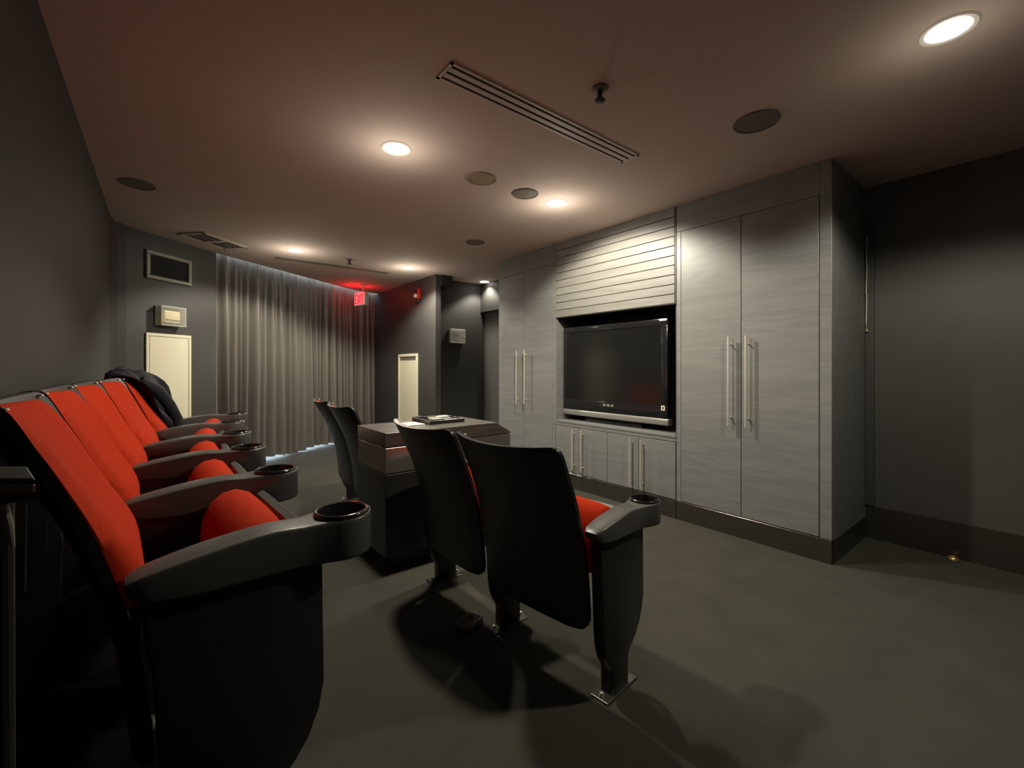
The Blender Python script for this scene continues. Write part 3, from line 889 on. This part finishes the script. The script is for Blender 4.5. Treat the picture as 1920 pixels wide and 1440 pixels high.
MB().tube(slv, [0.030, 0.040, 0.038, 0.034, 0.028], 14).build('sleeve', M['jacket'], t, True)
MB().tube([(shell_x(0.91)-0.01, -0.10, 0.945), (shell_x(0.91)+0.02, -0.02, 0.962), (shell_x(0.91)+0.02, 0.10, 0.965), (shell_x(0.91)-0.0, 0.19, 0.955)], [0.014, 0.02, 0.022, 0.015], 12).build('collar', M['jacket'], t, True)

# ================================================================ table between the front seats
t = thing('wooden_table', 'dark wooden box table with thick chamfered top between front seats', 'table', (0, 0, 0))
TX0, TX1, TY0, TY1, TZ = 0.99, 1.90, 2.40, 2.85, 0.8135
sl = [(TX0, 0.732), (TX1, 0.732), (TX1-0.008, 0.745), (TX1-0.125, TZ), (TX0, TZ)]
MB().prism(sl, lambda p, q, t_: (p, t_, q), TY0, TY1, 0.003, 2).build('top', M['table'], t)
MB().box(TX0+0.010, TX1-0.010, TY0+0.010, TY1-0.010, 0.726, 0.732).build('shadow_gap', M['cab_in'], t)
MB().box(TX0+0.002, TX1-0.004, TY0+0.002, TY1-0.002, 0.580, 0.726, 0.003).build('upper_panel', M['table_panel'], t)
MB().box(TX0+0.010, TX1-0.012, TY0+0.010, TY1-0.010, 0.574, 0.580).build('shadow_gap', M['cab_in'], t)
MB().box(TX0+0.002, TX1-0.004, TY0+0.002, TY1-0.002, 0.10, 0.574, 0.003).build('body', M['table_dark'], t)
MB().box(TX0+0.07, TX1-0.07, TY0+0.06, TY1-0.06, 0.0, 0.10).build('plinth', M['cab_in'], t)

# papers and the open black tray
tag(MB().box(-0.065, 0.065, -0.072, 0.072, 0, 0.006, 0.001, 1).build('paper_sheets', M['paper'], None, loc=(1.27, 2.66, TZ+0.0005)), 'small stack of cream paper lying on the wooden table', 'paper').rotation_euler.z = R(4)
t = thing('black_tray', 'shallow black compartment tray with cards inside on the wooden table', 'tray', (1.492, 2.695, TZ), R(-1))
MB().box(-0.13, 0.13, -0.135, 0.135, 0, 0.005).build('bottom', M['tray'], t)
for a in ((-0.13, 0.13, -0.135, -0.128), (-0.13, 0.13, 0.128, 0.135), (-0.13, -0.123, -0.128, 0.128), (0.123, 0.13, -0.128, 0.128)):
    MB().box(a[0], a[1], a[2], a[3], 0.005, 0.026, 0.001, 1).build('side', M['tray'], t)
for y in (-0.045, 0.045):
    MB().box(-0.122, 0.122, y-0.003, y+0.003, 0.005, 0.024).build('divider', M['tray'], t)
MB().box(-0.122, -0.06, 0.137, 0.15, 0.0, 0.030, 0.002, 1).build('hinge_block', M['tray'], t)
for k, (x, y, m, a) in enumerate([(-0.05, -0.09, 'paper', 5), (0.06, -0.085, 'silver', -4), (-0.02, 0.0, 'silver', 3), (0.07, 0.0, 'paper', 8), (0.02, 0.088, 'card', -6), (0.085, 0.09, 'paper', 3)]):
    o = MB().box(-0.042, 0.042, -0.026, 0.026, 0, 0.012+0.003*(k % 3), 0.001, 1).build('card_pack', M[m], None)
    o.location = (1.492+x, 2.695+y, TZ+0.0055); o.rotation_euler.z = R(a)
    names = ['white card pack at the near left of the black tray', 'silver card pack at the near right of the black tray', 'silver card pack in the middle of the black tray',
             'white card pack at the middle right of the black tray', 'gold card pack at the back of the black tray', 'white card pack at the back right of the black tray']
    tag(o, names[k], 'card pack', 'card packs in the tray')

# dark floor box behind the middle foot of the front pair
t = thing('floor_box', 'small dark rounded floor box on the carpet behind the front seats', 'floor box', (1.10, 1.70, 0), R(20))
MB().box(-0.06, 0.06, -0.045, 0.045, 0, 0.035, 0.014, 4).build('housing', M['arm'], t, True)
MB().lathe([(0.014, 0.034), (0.014, 0.038), (0.004, 0.041)], (0.02, 0, 0), 14).build('knob', M['rim'], t, True)

# side table at the left edge of the view
t = thing('side_table', 'narrow black side table with a brown edge at far left', 'table', (-0.104, 0.791, RIS), R(-38.5))
MB().prism([(-0.14, -0.05), (0.028, -0.05), (-0.052, 0.014), (-0.14, 0.014)], lambda p, q, z: (p, q, z), 0.824, 0.852, 0.002, 1).build('top', M['cab_in'], t)
MB().box(-0.14, 0.029, -0.054, -0.0505, 0.837, 0.846, 0.001, 1).build('edge_strip', M['brown'], t)
for x in (-0.125, -0.075):
    for y in (-0.038, 0.0):
        MB().tube([(x*0.9, y*0.8, 0.824), (x+0.012, y, 0.4), (x+0.018, y*1.05, 0.0)], [0.010, 0.008, 0.006], 10).build('leg', M['cab_in'], t, True)
MB().tube([(-0.05, -0.052, 0.812), (-0.004, -0.052, 0.820), (0.0, -0.052, 0.800), (0.004, -0.052, 0.774)], [0.003, 0.004, 0.004, 0.002], 8).build('pull', M['silver'], t, True)
